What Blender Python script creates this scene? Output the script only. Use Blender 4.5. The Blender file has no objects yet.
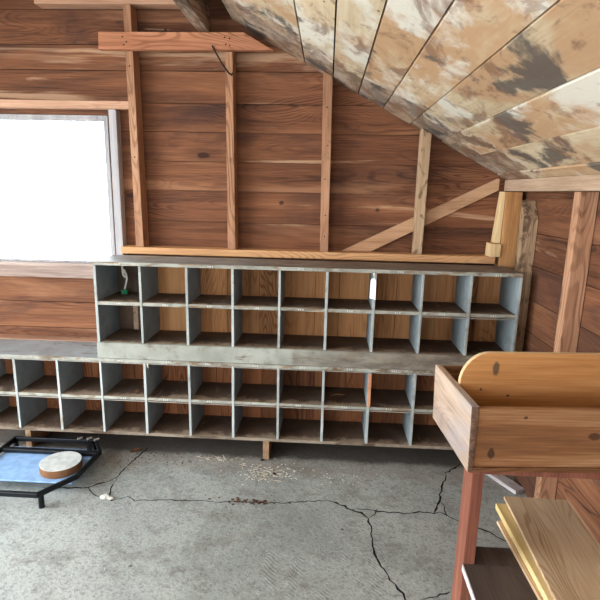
import bpy, bmesh, math, random
from mathutils import Vector, Matrix
random.seed(7)
scn = bpy.context.scene
col = scn.collection

# ------------------------------------------------------------------ camera
H = 1.55
F_PX, PITCH, YAW, ROLL = 501.127, 0.213272, 0.050193, 0.021751
fw = Vector((-math.sin(YAW)*math.cos(PITCH), math.cos(YAW)*math.cos(PITCH), -math.sin(PITCH)))
rt = fw.cross(Vector((0, 0, 1))).normalized()
up = rt.cross(fw)
rt2 = math.cos(ROLL)*rt + math.sin(ROLL)*up
up2 = -math.sin(ROLL)*rt + math.cos(ROLL)*up
cd = bpy.data.cameras.new('camera')
cd.sensor_width = 36.0
cd.lens = 36.0*F_PX/600.0
cd.clip_start = 0.02
cam = bpy.data.objects.new('camera', cd)
col.objects.link(cam)
M = Matrix((rt2, up2, -fw)).transposed().to_4x4()
M.translation = (0, 0, H)
cam.matrix_world = M
scn.camera = cam

# ------------------------------------------------------------------ sky, daylight, exposure
w = bpy.data.worlds.new('sky')
scn.world = w
w.use_nodes = True
nt = w.node_tree
bg = nt.nodes['Background']
bg.inputs['Color'].default_value = (0.86, 0.94, 1.0, 1)
bg.inputs['Strength'].default_value = 12.0
scn.view_settings.view_transform = 'Standard'
scn.view_settings.look = 'None'
scn.view_settings.exposure = 0.0
scn.view_settings.gamma = 1.0
scn.view_settings.use_curve_mapping = False

def portal(name, loc, rot, sx, sy):
    d = bpy.data.lights.new(name, 'AREA')
    d.shape = 'RECTANGLE'
    d.size, d.size_y = sx, sy
    d.cycles.is_portal = True
    o = bpy.data.objects.new(name, d)
    o.location, o.rotation_euler = loc, rot
    col.objects.link(o)
# openings of the loft: (the barn door in the left wall, the doorway behind, the window beside the cabinets)
XL, XR, YB, YN = -2.8, 1.10, 2.99, -3.0
DOOR = (-1.0, 2.25, 0.0, 2.25)      # left wall: y0 y1 z0 z1
REAR = (-2.5, -1.3, 0.0, 2.1)     # rear wall: x0 x1 z0 z1
ADDED_WIN = (-0.95, 0.45, 1.05, 2.2)    # unseen rear gable window, added for frontal light on the cubbies: x0 x1 z0 z1
WIN = (-2.35, -1.286, 1.09, 1.955)
R90 = math.pi/2
portal('daylight_door', (XL-0.03, (DOOR[0]+DOOR[1])/2, (DOOR[2]+DOOR[3])/2), (R90, 0, -R90), DOOR[1]-DOOR[0], DOOR[3]-DOOR[2])
portal('daylight_rear', ((REAR[0]+REAR[1])/2, YN-0.03, (REAR[2]+REAR[3])/2), (R90, 0, 0), REAR[1]-REAR[0], REAR[3]-REAR[2])
portal('daylight_added_window', ((ADDED_WIN[0]+ADDED_WIN[1])/2, YN-0.06, (ADDED_WIN[2]+ADDED_WIN[3])/2), (R90, 0, 0), ADDED_WIN[1]-ADDED_WIN[0], ADDED_WIN[3]-ADDED_WIN[2])
portal('daylight_window', ((WIN[0]+WIN[1])/2, YB+0.05, (WIN[2]+WIN[3])/2), (-R90, 0, 0), WIN[1]-WIN[0], WIN[3]-WIN[2])

# ------------------------------------------------------------------ node helpers
def s(r, g, b):
    f = lambda c: (c/255/12.92) if c/255 <= 0.04045 else ((c/255+0.055)/1.055)**2.4
    return (f(r), f(g), f(b), 1)

class NB:
    def __init__(self, name):
        self.m = bpy.data.materials.new(name)
        self.m.use_nodes = True
        self.t = self.m.node_tree
        self.b = self.t.nodes['Principled BSDF']
        self.b.inputs['Specular IOR Level'].default_value = 0.25
    def n(self, typ, ins=None, **props):
        x = self.t.nodes.new(typ)
        for k, v in props.items():
            setattr(x, k, v)
        for k, v in (ins or {}).items():
            self.put(x.inputs[k], v)
        return x
    def put(self, sock, v):
        if isinstance(v, bpy.types.NodeSocket):
            self.t.links.new(v, sock)
        else:
            sock.default_value = v
    def math(self, op, a, b=0.0, clamp=False):
        return self.n('ShaderNodeMath', {0: a, 1: b}, operation=op, use_clamp=clamp).outputs[0]
    def vmath(self, op, a, b):
        return self.n('ShaderNodeVectorMath', {0: a, 1: b}, operation=op).outputs[0]
    def mix(self, f, a, b, blend='MIX'):
        x = self.n('ShaderNodeMix', data_type='RGBA', blend_type=blend)
        self.put(x.inputs[0], f); self.put(x.inputs[6], a); self.put(x.inputs[7], b)
        return x.outputs[2]
    def ss(self, v, lo, hi):
        x = self.n('ShaderNodeMapRange', {0: v, 1: lo, 2: hi, 3: 0.0, 4: 1.0}, interpolation_type='SMOOTHSTEP')
        return x.outputs[0]
    def noise(self, v, scale, detail=4.0, rough=0.55, dist=0.0):
        return self.n('ShaderNodeTexNoise', {'Vector': v, 'Scale': scale, 'Detail': detail, 'Roughness': rough, 'Distortion': dist}).outputs['Fac']
    def ramp(self, f, stops):
        x = self.n('ShaderNodeValToRGB', {0: f})
        e = x.color_ramp.elements
        e[0].position, e[0].color = stops[0]
        e[1].position, e[1].color = stops[-1]
        for p, c in stops[1:-1]:
            k = e.new(p); k.color = c
        return x.outputs[0]
    def coords(self):
        tc = self.n('ShaderNodeTexCoord').outputs['Object']
        self.co = tc
        pid = self.n('ShaderNodeAttribute', attribute_name='pid', attribute_type='GEOMETRY').outputs['Fac']
        self.pid = pid
        off = self.n('ShaderNodeCombineXYZ', {0: self.math('MULTIPLY', pid, 17.3), 1: self.math('MULTIPLY', pid, 31.7), 2: self.math('MULTIPLY', pid, 11.9)}).outputs[0]
        return self.vmath('ADD', tc, off)
    def done(self, color, rough=0.85, bump=None, strength=0.3, dist=0.004):
        self.put(self.b.inputs['Base Color'], color)
        self.put(self.b.inputs['Roughness'], rough)
        if bump is not None:
            bn = self.n('ShaderNodeBump', {'Height': bump, 'Strength': strength, 'Distance': dist})
            self.put(self.b.inputs['Normal'], bn.outputs[0])
        return self.m

def wood(name, dark, mid, light, axis='x', vary=0.35, ring=0.16, grain=14.0, knots=0.5, stains=(), rough=0.82, sat=1.0, spots=()):
    """stains: (colour, scale, lo, hi, amount, stretch)"""
    b = NB(name)
    v = b.coords()
    def st(a):
        k = {'x': (a, 1, 1), 'y': (1, a, 1), 'z': (1, 1, a)}[axis]
        return b.vmath('MULTIPLY', v, k)
    g = b.noise(st(0.07), grain, 7, 0.66, 0.5)
    fine = b.noise(st(0.03), 170.0, 3, 0.6)
    ctr = b.noise(st(0.16), 5.0, 2.0, 0.45, 0.3)
    rmask = b.ss(b.noise(b.vmath('ADD', st(0.3), (2.7, 8.1, 4.4)), 2.5, 2), 0.45, 0.65)
    rings = b.math('MULTIPLY', b.math('MULTIPLY', b.ss(b.math('SINE', b.math('MULTIPLY', ctr, 210.0)), 0.0, 1.0), -ring*1.7), rmask)
    broad = b.noise(b.vmath('ADD', st(0.25), (6.1, 3.3, 9.2)), 3.0, 3, 0.5)
    f = b.math('ADD', b.math('MULTIPLY', g, 0.62), b.math('MULTIPLY', fine, 0.36))
    f = b.math('ADD', f, b.math('MULTIPLY', broad, 0.35))
    f = b.math('ADD', f, rings)
    f = b.math('SUBTRACT', f, 0.17)
    c = b.ramp(f, [(0.28, dark), (0.5, mid), (0.76, light)])
    if knots > 0:
        vo = b.n('ShaderNodeTexVoronoi', {'Vector': st(0.45), 'Scale': 3.1, 'Randomness': 1.0})
        kd = vo.outputs['Distance']
        wob = b.math('MULTIPLY', b.math('SUBTRACT', b.noise(v, 30, 2), 0.5), 0.05)
        kd = b.math('ADD', kd, wob)
        core = b.math('SUBTRACT', 1.0, b.ss(kd, 0.035, 0.075))
        halo = b.math('MULTIPLY', b.math('SUBTRACT', 1.0, b.ss(kd, 0.05, 0.24)), 0.35)
        rnd = b.n('ShaderNodeSeparateColor', {0: vo.outputs['Color']}).outputs[0]
        sel = b.math('LESS_THAN', rnd, knots)
        kk = b.math('MULTIPLY', b.math('MAXIMUM', core, halo), sel)
        dk = tuple(x*0.35 for x in dark[:3])+(1,)
        c = b.mix(b.math('MULTIPLY', kk, 0.85), c, dk)
    for (sc, scale, lo, hi, amt, stretch) in stains:
        sn = b.noise(b.vmath('ADD', st(stretch), (scale*1.7, scale*0.9, 3.1)), scale, 5, 0.6, 0.6)
        c = b.mix(b.math('MULTIPLY', b.ss(sn, lo, hi), amt), c, sc)
    for (sx, sy, sz, ra, rb, sc) in spots:      # single knots: oval, ra along x, rb along z
        d = b.vmath('MULTIPLY', b.vmath('SUBTRACT', b.co, (sx, sy, sz)), (1/ra, 0, 1/rb))
        ln = b.n('ShaderNodeVectorMath', {0: d}, operation='LENGTH').outputs['Value']
        ln = b.math('ADD', ln, b.math('MULTIPLY', b.math('SUBTRACT', b.noise(b.co, 60, 3), 0.5), 0.9))
        c = b.mix(b.math('MULTIPLY', b.math('SUBTRACT', 1.0, b.ss(ln, 0.7, 1.15)), 0.8), c, sc)
    val = b.math('ADD', 1.0-vary/2, b.math('MULTIPLY', b.n('ShaderNodeTexWhiteNoise', {'W': b.math('MULTIPLY', b.pid, 91.0)}, noise_dimensions='1D').outputs[0], vary))
    hs = b.n('ShaderNodeHueSaturation', {'Hue': 0.5, 'Saturation': sat, 'Value': val, 'Fac': 1.0, 'Color': c}).outputs[0]
    bump = b.math('ADD', b.math('MULTIPLY', fine, 0.6), g)
    return b.done(hs, rough, bump, 0.35, 0.003)

def plain(name, c, rough=0.6, metal=0.0, var=0.12, scale=25.0, c2=None):
    b = NB(name)
    v = b.coords()
    n1 = b.noise(v, scale, 5, 0.6)
    c2 = c2 or tuple(x*(1-var*2.2) for x in c[:3])+(1,)
    cc = b.mix(b.ss(n1, 0.35, 0.7), c, c2)
    b.b.inputs['Metallic'].default_value = metal
    return b.done(cc, rough, n1, 0.08, 0.002)

# ------------------------------------------------------------------ materials
WALLST = lambda: ((s(62, 42, 38), 2.6, 0.50, 0.66, 0.6, 0.35), (s(172, 124, 92), 3.2, 0.54, 0.68, 0.55, 0.16), (s(196, 160, 130), 7.0, 0.62, 0.70, 0.6, 0.08))
WC = (s(62, 39, 29), s(118, 75, 51), s(162, 112, 78))
m_wall = wood('wall_boards', *WC, 'x', 0.4, 0.10, 13, 0.4, WALLST(), spots=((-0.272, 0, 1.483, 0.017, 0.014, s(48, 30, 24)), (0.292, 0, 1.452, 0.014, 0.012, s(54, 34, 26)), (-0.93, 0, 2.41, 0.010, 0.010, s(50, 32, 26))))
m_wall_y = wood('wall_boards_right', *WC, 'y', 0.4, 0.10, 13, 0.4, WALLST())
m_stud = wood('stud_wood', s(128, 90, 66), s(174, 128, 98), s(202, 162, 130), 'z', 0.22, 0.12, 22, 0.25,
              ((s(96, 66, 50), 9.0, 0.58, 0.72, 0.55, 0.4),))
m_stud_pale = wood('weathered_stud_wood', s(120, 92, 70), s(182, 150, 118), s(214, 190, 158), 'z', 0.2, 0.1, 26, 0.2,
                   ((s(84, 62, 48), 16.0, 0.52, 0.62, 0.7, 0.5),))
m_tie = wood('tie_board_wood', s(142, 90, 64), s(184, 124, 92), s(208, 152, 118), 'x', 0.1, 0.14, 16, 0.3)
m_girt = wood('girt_wood', s(170, 122, 84), s(210, 160, 114), s(228, 186, 140), 'x', 0.1, 0.1, 16, 0.2)
m_brace = wood('brace_wood', s(140, 98, 70), s(188, 146, 112), s(208, 170, 138), 'x', 0.1, 0.12, 16, 0.25)
m_header = wood('header_wood', s(150, 110, 88), s(190, 148, 122), s(210, 172, 146), 'x', 0.1, 0.1, 16, 0.2)
m_post = wood('corner_post_wood', s(150, 98, 56), s(196, 140, 88), s(224, 176, 122), 'z', 0.12, 0.16, 14, 0.3)
m_pine = wood('raw_pine', s(200, 160, 110), s(232, 200, 150), s(246, 222, 180), 'z', 0.1, 0.1, 16, 0.1)
m_plate = wood('plate_wood', s(150, 120, 96), s(192, 162, 136), s(216, 190, 164), 'y', 0.1, 0.1, 16, 0.2)
m_ridge = wood('ridge_wood', s(120, 98, 84), s(170, 148, 130), s(198, 180, 162), 'y', 0.1, 0.1, 16, 0.2,
               ((s(60, 46, 40), 5.0, 0.5, 0.65, 0.7, 0.3),))
m_dark_y = wood('dark_roof_boards', s(40, 28, 24), s(66, 48, 40), s(92, 68, 54), 'y', 0.3, 0.1, 14, 0.2)
m_casing = wood('casing_paint', s(120, 116, 120), s(168, 164, 166), s(196, 192, 192), 'z', 0.1, 0.05, 16, 0.1)
m_sill = wood('sill_wood', s(120, 100, 92), s(166, 144, 132), s(200, 182, 170), 'x', 0.1, 0.1, 16, 0.1)
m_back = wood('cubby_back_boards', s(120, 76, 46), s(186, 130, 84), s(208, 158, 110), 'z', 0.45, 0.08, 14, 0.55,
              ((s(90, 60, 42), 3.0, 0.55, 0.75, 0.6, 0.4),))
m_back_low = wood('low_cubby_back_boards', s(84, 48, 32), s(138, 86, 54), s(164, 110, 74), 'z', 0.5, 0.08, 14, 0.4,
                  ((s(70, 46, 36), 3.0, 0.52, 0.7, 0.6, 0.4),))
m_boardtop = wood('loose_board_wood', s(170, 138, 104), s(206, 176, 140), s(226, 202, 168), 'y', 0.2, 0.12, 16, 0.3)
m_boardyel = wood('yellow_board_wood', s(190, 158, 98), s(214, 186, 128), s(232, 210, 164), 'y', 0.08, 0.1, 16, 0.1)
m_red = wood('red_brown_stand_wood', s(92, 52, 40), s(132, 80, 62), s(164, 112, 90), 'z', 0.1, 0.03, 16, 0.1)
m_shelfdark = wood('stand_shelf_wood', s(52, 42, 38), s(78, 66, 60), s(98, 86, 78), 'y', 0.1, 0.08, 14, 0.1)
m_tote_side = wood('grey_tote_wood', s(122, 98, 82), s(172, 146, 126), s(200, 178, 158), 'y', 0.05, 0.04, 18, 0.0,
                   ((s(150, 150, 158), 3.0, 0.5, 0.7, 0.5, 0.3), (s(110, 88, 74), 7.0, 0.54, 0.66, 0.55, 0.1)))
m_endgrain = wood('chipped_end_grain', s(58, 42, 34), s(104, 78, 62), s(150, 122, 100), 'y', 0.05, 0.0, 60, 0.0)
m_tote_edge = wood('pale_tote_edge', s(180, 146, 106), s(214, 184, 142), s(228, 204, 168), 'x', 0.05, 0.0, 20, 0.0)  # edge faces paler than the board: light from the left painted in
m_tote_front = wood('brown_tote_wood', s(84, 54, 34), s(136, 92, 58), s(190, 148, 108), 'x', 0.05, 0.06, 9, 0.0,
                    ((s(214, 182, 142), 4.0, 0.52, 0.64, 0.6, 0.25), (s(92, 58, 38), 6.0, 0.55, 0.66, 0.5, 0.3)),
                    spots=((0.064, 0, 0.055, 0.011, 0.017, s(48, 32, 24)), (0.15, 0, 0.165, 0.006, 0.005, s(60, 38, 28)), (0.35, 0, 0.11, 0.02, 0.012, s(70, 44, 30))))
m_tote_mid = wood('orange_tote_wood', s(146, 94, 50), s(190, 132, 78), s(212, 160, 106), 'x', 0.05, 0.08, 9, 0.0,
                  ((s(150, 98, 58), 5.0, 0.54, 0.66, 0.5, 0.5),),
                  spots=((0.125, 0, 0.247, 0.011, 0.022, s(74, 62, 52)), (0.085, 0, 0.18, 0.004, 0.004, s(60, 40, 30)), (0.17, 0, 0.16, 0.005, 0.004, s(60, 40, 30))))
m_lath = wood('pale_lath_wood', s(150, 140, 138), s(196, 186, 184), s(214, 204, 206), 'x', 0.05, 0.08, 14, 0.0)
m_block = wood('sleeper_wood', s(110, 82, 60), s(160, 128, 98), s(184, 152, 122), 'y', 0.15, 0.12, 18, 0.2)

def ceiling_mat():
    b = NB('ceiling_boards')
    v = b.coords()
    st = lambda a: b.vmath('MULTIPLY', v, (1, a, 1))
    g = b.noise(st(0.12), 14.0, 6, 0.6, 0.8)
    fine = b.noise(st(0.05), 120.0, 3)
    c = b.ramp(b.math('ADD', b.math('MULTIPLY', g, 0.75), b.math('MULTIPLY', fine, 0.3)),
               [(0.25, s(162, 132, 98)), (0.5, s(210, 186, 150)), (0.8, s(232, 214, 182))])
    # tan and whitish weathered areas
    n1 = b.noise(b.vmath('ADD', st(0.6), (4.1, 0, 2.2)), 2.3, 5, 0.58, 0.25)
    c = b.mix(b.math('MULTIPLY', b.ss(n1, 0.44, 0.56), 0.9), c, s(194, 150, 108))
    n2 = b.noise(b.vmath('ADD', st(0.7), (0, 7.7, 1.0)), 3.0, 6, 0.62, 0.35)
    c = b.mix(b.math('MULTIPLY', b.ss(n2, 0.50, 0.62), 0.85), c, s(232, 226, 212))
    # the brown water stain along the gable: ragged tide line
    sep = b.n('ShaderNodeSeparateXYZ', {0: b.co})
    yv = sep.outputs[1]
    wob = b.math('MULTIPLY', b.math('SUBTRACT', b.noise(b.vmath('MULTIPLY', v, (1, 0.7, 1)), 4.0, 5, 0.62, 0.4), 0.5), 1.3)
    tide = b.math('ADD', yv, wob)
    edge = b.ss(tide, 2.50, 2.58)
    n3 = b.noise(st(0.7), 9.0, 6, 0.65, 0.5)
    brown = b.mix(b.ss(n3, 0.40, 0.62), s(104, 76, 62), s(176, 150, 128))
    c = b.mix(b.math('MULTIPLY', edge, 0.8), c, brown)
    rim = b.math('SUBTRACT', b.ss(tide, 2.46, 2.50), b.ss(tide, 2.52, 2.57))
    c = b.mix(b.math('MULTIPLY', rim, 0.5), c, s(214, 196, 172))
    # dark mould blotches
    n4 = b.noise(b.vmath('ADD', st(0.75), (9.0, 2.0, 5.0)), 3.6, 6, 0.62, 0.4)
    c = b.mix(b.math('MULTIPLY', b.ss(n4, 0.56, 0.64), 0.85), c, s(80, 75, 74))
    n5 = b.noise(b.vmath('ADD', st(0.6), (1.0, 12.0, 5.0)), 5.0, 6, 0.62, 0.5)
    c = b.mix(b.math('MULTIPLY', b.ss(n5, 0.545, 0.64), 0.75), c, s(132, 92, 68))
    n6 = b.noise(b.vmath('ADD', st(0.7), (3.0, 2.0, 8.0)), 13.0, 5, 0.62, 0.4)
    c = b.mix(b.math('MULTIPLY', b.ss(n6, 0.58, 0.66), 0.5), c, s(140, 104, 80))
    # nail spots
    vo = b.n('ShaderNodeTexVoronoi', {'Vector': v, 'Scale': 9.0})
    c = b.mix(b.math('LESS_THAN', vo.outputs['Distance'], 0.045), c, s(52, 42, 38))
    val = b.math('ADD', 0.9, b.math('MULTIPLY', b.n('ShaderNodeTexWhiteNoise', {'W': b.math('MULTIPLY', b.pid, 57.0)}, noise_dimensions='1D').outputs[0], 0.16))
    hs = b.n('ShaderNodeHueSaturation', {'Hue': 0.5, 'Saturation': 0.95, 'Value': val, 'Fac': 1.0, 'Color': c}).outputs[0]
    return b.done(hs, 0.85, b.math('ADD', g, fine), 0.3, 0.003)
m_ceil = ceiling_mat()

def paint_mat(name, p1, p2, wear, lo, hi, axis='z', dirt=0.4, grime=None, litfront=None, gloss=0.75):
    b = NB(name)
    v = b.coords()
    k = {'x': (0.25, 1, 1), 'y': (1, 0.25, 1), 'z': (1, 1, 0.25)}[axis]
    vs = b.vmath('MULTIPLY', v, k)
    n1 = b.noise(v, 5.0, 5, 0.6)
    c = b.mix(b.ss(n1, 0.3, 0.7), p1, p2)
    n2 = b.noise(vs, 22.0, 6, 0.7, 0.5)
    wn = b.mix(b.ss(b.noise(vs, 40.0, 4), 0.35, 0.65), wear, tuple(x*0.55 for x in wear[:3])+(1,))
    c = b.mix(b.ss(n2, lo, hi), c, wn)
    n3 = b.noise(b.vmath('ADD', v, (3.3, 1.2, 8.1)), 9.0, 5, 0.65)
    c = b.mix(b.math('MULTIPLY', b.ss(n3, 0.5, 0.7), dirt), c, s(96, 84, 72))
    if litfront is not None:  # paler shelf front: light falling on the lip put into the colour
        gy = b.n('ShaderNodeSeparateXYZ', {0: b.co}).outputs[1]
        gn = b.math('MULTIPLY', b.math('SUBTRACT', b.noise(b.vmath('MULTIPLY', v, (1, 1, 1)), 14.0, 5, 0.65), 0.5), 0.22)
        c = b.mix(b.math('MULTIPLY', b.math('SUBTRACT', 1.0, b.ss(b.math('ADD', gy, gn), -0.135, -0.075)), 0.7), c, litfront)
    if grime:      # grime: brown dust thickening towards the right-hand end
        gx = b.n('ShaderNodeSeparateXYZ', {0: b.co}).outputs[0]
        gn = b.math('MULTIPLY', b.math('SUBTRACT', b.noise(b.vmath('MULTIPLY', v, (0.4, 1, 1)), 7.0, 6, 0.7), 0.5), 2.6)
        gc = b.mix(b.ss(b.noise(vs, 30.0, 5, 0.7), 0.4, 0.65), grime[2], grime[3])
        c = b.mix(b.math('MULTIPLY', b.ss(b.math('ADD', gx, gn), grime[0], grime[1]), 0.85), c, gc)
    return b.done(c, gloss, n2, 0.25, 0.002)
m_paint = paint_mat('grey_blue_paint', s(142, 150, 153), s(122, 131, 134), s(136, 116, 96), 0.62, 0.72)
m_edge = paint_mat('pale_edge_paint', s(172, 170, 158), s(140, 138, 128), s(136, 110, 84), 0.50, 0.62, 'x', 0.7)
m_edge_z = paint_mat('pale_divider_edge', s(178, 182, 178), s(152, 156, 152), s(142, 120, 96), 0.60, 0.70, 'z', 0.5)
m_fascia = paint_mat('fascia_paint', s(164, 164, 154), s(136, 136, 126), s(128, 112, 96), 0.58, 0.70, 'x', 0.7, (-0.3, 0.8, s(98, 84, 72), s(136, 122, 106)))
m_dust = paint_mat('dusty_shelf_wood', s(98, 78, 64), s(70, 54, 45), s(140, 116, 94), 0.58, 0.72, 'y', 0.5, None, s(158, 138, 116))
m_lip = paint_mat('worn_bottom_edge', s(146, 132, 116), s(120, 104, 88), s(90, 72, 58), 0.5, 0.64, 'x', 0.6)
m_top = paint_mat('dusty_cabinet_top', s(172, 178, 182), s(150, 154, 156), s(136, 116, 98), 0.58, 0.68, 'x', 0.3, (-0.65, 0.1, s(96, 84, 76), s(140, 128, 118)), None, 0.5)
m_rail = plain('rail_metal', s(168, 160, 148), 0.55, 0.3)
m_white = plain('white_card', s(244, 246, 250), 0.6, 0, 0.02)
m_chalk = plain('white_marking', s(236, 234, 224), 0.8, 0, 0.1)
m_string = plain('string', s(226, 220, 206), 0.8)
m_cord = plain('white_cord_plastic', s(226, 220, 206), 0.5)
m_green = plain('green_plastic', s(38, 132, 92), 0.45)
m_black = plain('black_metal', s(24, 26, 30), 0.4, 0.2)
m_blue = plain('pale_blue_plastic', s(150, 184, 226), 0.45)
m_disctop = plain('pale_disc_top', s(206, 208, 204), 0.6)
m_discside = plain('brown_disc_rim', s(128, 88, 58), 0.8)
m_iron = plain('rusty_iron', s(58, 46, 40), 0.7, 0.4)
m_leaf = plain('dry_leaf', s(112, 74, 44), 0.9, 0, 0.2)
m_straw = plain('straw', s(226, 220, 206), 0.9, 0, 0.2, c2=s(150, 126, 98))
m_stone = plain('pale_stone', s(214, 210, 200), 0.9)
m_darkstone = plain('dark_stone', s(58, 50, 46), 0.9)
m_rustred = plain('brown_crumbs', s(92, 62, 50), 0.9)
m_soil = plain('outside_ground', s(214, 212, 204), 0.95, 0, 0.08, 3.0)

def glass_mat():
    b = NB('window_glass')
    t = b.t
    out = t.nodes['Material Output']
    tr = b.n('ShaderNodeBsdfTransparent'); tr.inputs[0].default_value = (0.97, 0.99, 1, 1)
    gl = b.n('ShaderNodeBsdfGlossy'); gl.inputs['Roughness'].default_value = 0.02
    fr = b.n('ShaderNodeFresnel', {'IOR': 1.45})
    mx = b.n('ShaderNodeMixShader')
    t.links.new(fr.outputs[0], mx.inputs[0]); t.links.new(tr.outputs[0], mx.inputs[1]); t.links.new(gl.outputs[0], mx.inputs[2])
    t.links.new(mx.outputs[0], out.inputs['Surface'])
    return b.m
m_glass = glass_mat()

def floor_mat():
    b = NB('concrete')
    v = b.coords()
    n1 = b.noise(v, 1.6, 6, 0.6, 0.4)
    n2 = b.noise(b.vmath('ADD', v, (5, 2, 0)), 9.0, 6, 0.7)
    n3 = b.noise(v, 70.0, 4, 0.7)
    c = b.mix(b.ss(n1, 0.3, 0.7), s(146, 149, 145), s(172, 175, 170))
    c = b.mix(b.math('MULTIPLY', b.ss(n2, 0.46, 0.66), 0.6), c, s(124, 123, 115))
    c = b.mix(b.math('MULTIPLY', b.ss(n3, 0.48, 0.68), 0.55), c, s(106, 103, 96))
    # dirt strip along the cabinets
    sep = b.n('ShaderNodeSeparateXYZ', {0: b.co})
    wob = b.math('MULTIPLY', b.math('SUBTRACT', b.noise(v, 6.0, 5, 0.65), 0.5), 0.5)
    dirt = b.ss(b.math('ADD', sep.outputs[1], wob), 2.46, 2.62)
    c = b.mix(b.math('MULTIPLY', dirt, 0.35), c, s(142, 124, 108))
    # pits
    vo = b.n('ShaderNodeTexVoronoi', {'Vector': b.vmath('ADD', v, (0.3, 0.1, 0)), 'Scale': 5.5})
    pit = b.math('SUBTRACT', 1.0, b.ss(b.math('ADD', vo.outputs['Distance'], b.math('MULTIPLY', n3, 0.06)), 0.05, 0.09))
    rs = b.n('ShaderNodeSeparateColor', {0: vo.outputs['Color']}).outputs[0]
    pit = b.math('MULTIPLY', pit, b.math('LESS_THAN', rs, 0.45))
    c = b.mix(b.math('MULTIPLY', pit, 0.75), c, s(70, 62, 58))
    # dark grit
    n6 = b.noise(v, 34.0, 3, 0.6)
    c = b.mix(b.math('MULTIPLY', b.ss(n6, 0.58, 0.66), 0.4), c, s(100, 96, 90))
    n7 = b.noise(b.vmath('ADD', v, (7.7, 3.1, 0)), 48.0, 4, 0.7)
    c = b.mix(b.math('MULTIPLY', b.ss(n7, 0.56, 0.70), 0.4), c, s(200, 200, 192))
    d2 = b.ss(b.math('ADD', sep.outputs[1], b.math('MULTIPLY', wob, 0.25)), 2.67, 2.73)  # dark debris under the cabinet, with the shadow there painted in
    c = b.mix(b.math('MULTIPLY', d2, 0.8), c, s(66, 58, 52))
    # trowel herringbone relief in the worn middle
    tri = b.math('PINGPONG', sep.outputs[0], 0.055)
    ph = b.math('ADD', sep.outputs[1], b.math('MULTIPLY', tri, 1.0))
    ph = b.math('ADD', ph, b.math('MULTIPLY', n2, 0.06))
    wv = b.math('SINE', b.math('MULTIPLY', ph, 300.0))
    px = b.math('MULTIPLY', b.ss(sep.outputs[0], -0.5, -0.2), b.math('SUBTRACT', 1.0, b.ss(sep.outputs[0], 0.2, 0.45)))
    py = b.math('MULTIPLY', b.ss(sep.outputs[1], 1.4, 1.7), b.math('SUBTRACT', 1.0, b.ss(sep.outputs[1], 1.9, 2.1)))
    msk = b.math('MULTIPLY', b.math('MULTIPLY', px, py), b.ss(b.noise(b.vmath('ADD', v, (1.3, 4.4, 0)), 7.0, 3), 0.42, 0.55))
    hgt = b.math('ADD', b.math('MULTIPLY', wv, b.math('MULTIPLY', msk, 0.13)), b.math('ADD', b.math('MULTIPLY', n3, 0.9), b.math('MULTIPLY', n2, 1.2)))
    hgt = b.math('SUBTRACT', hgt, b.math('MULTIPLY', pit, 1.5))
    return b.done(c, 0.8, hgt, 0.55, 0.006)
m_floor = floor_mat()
m_crack = plain('crack_dirt', s(30, 27, 25), 1.0, 0, 0.2)

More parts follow.
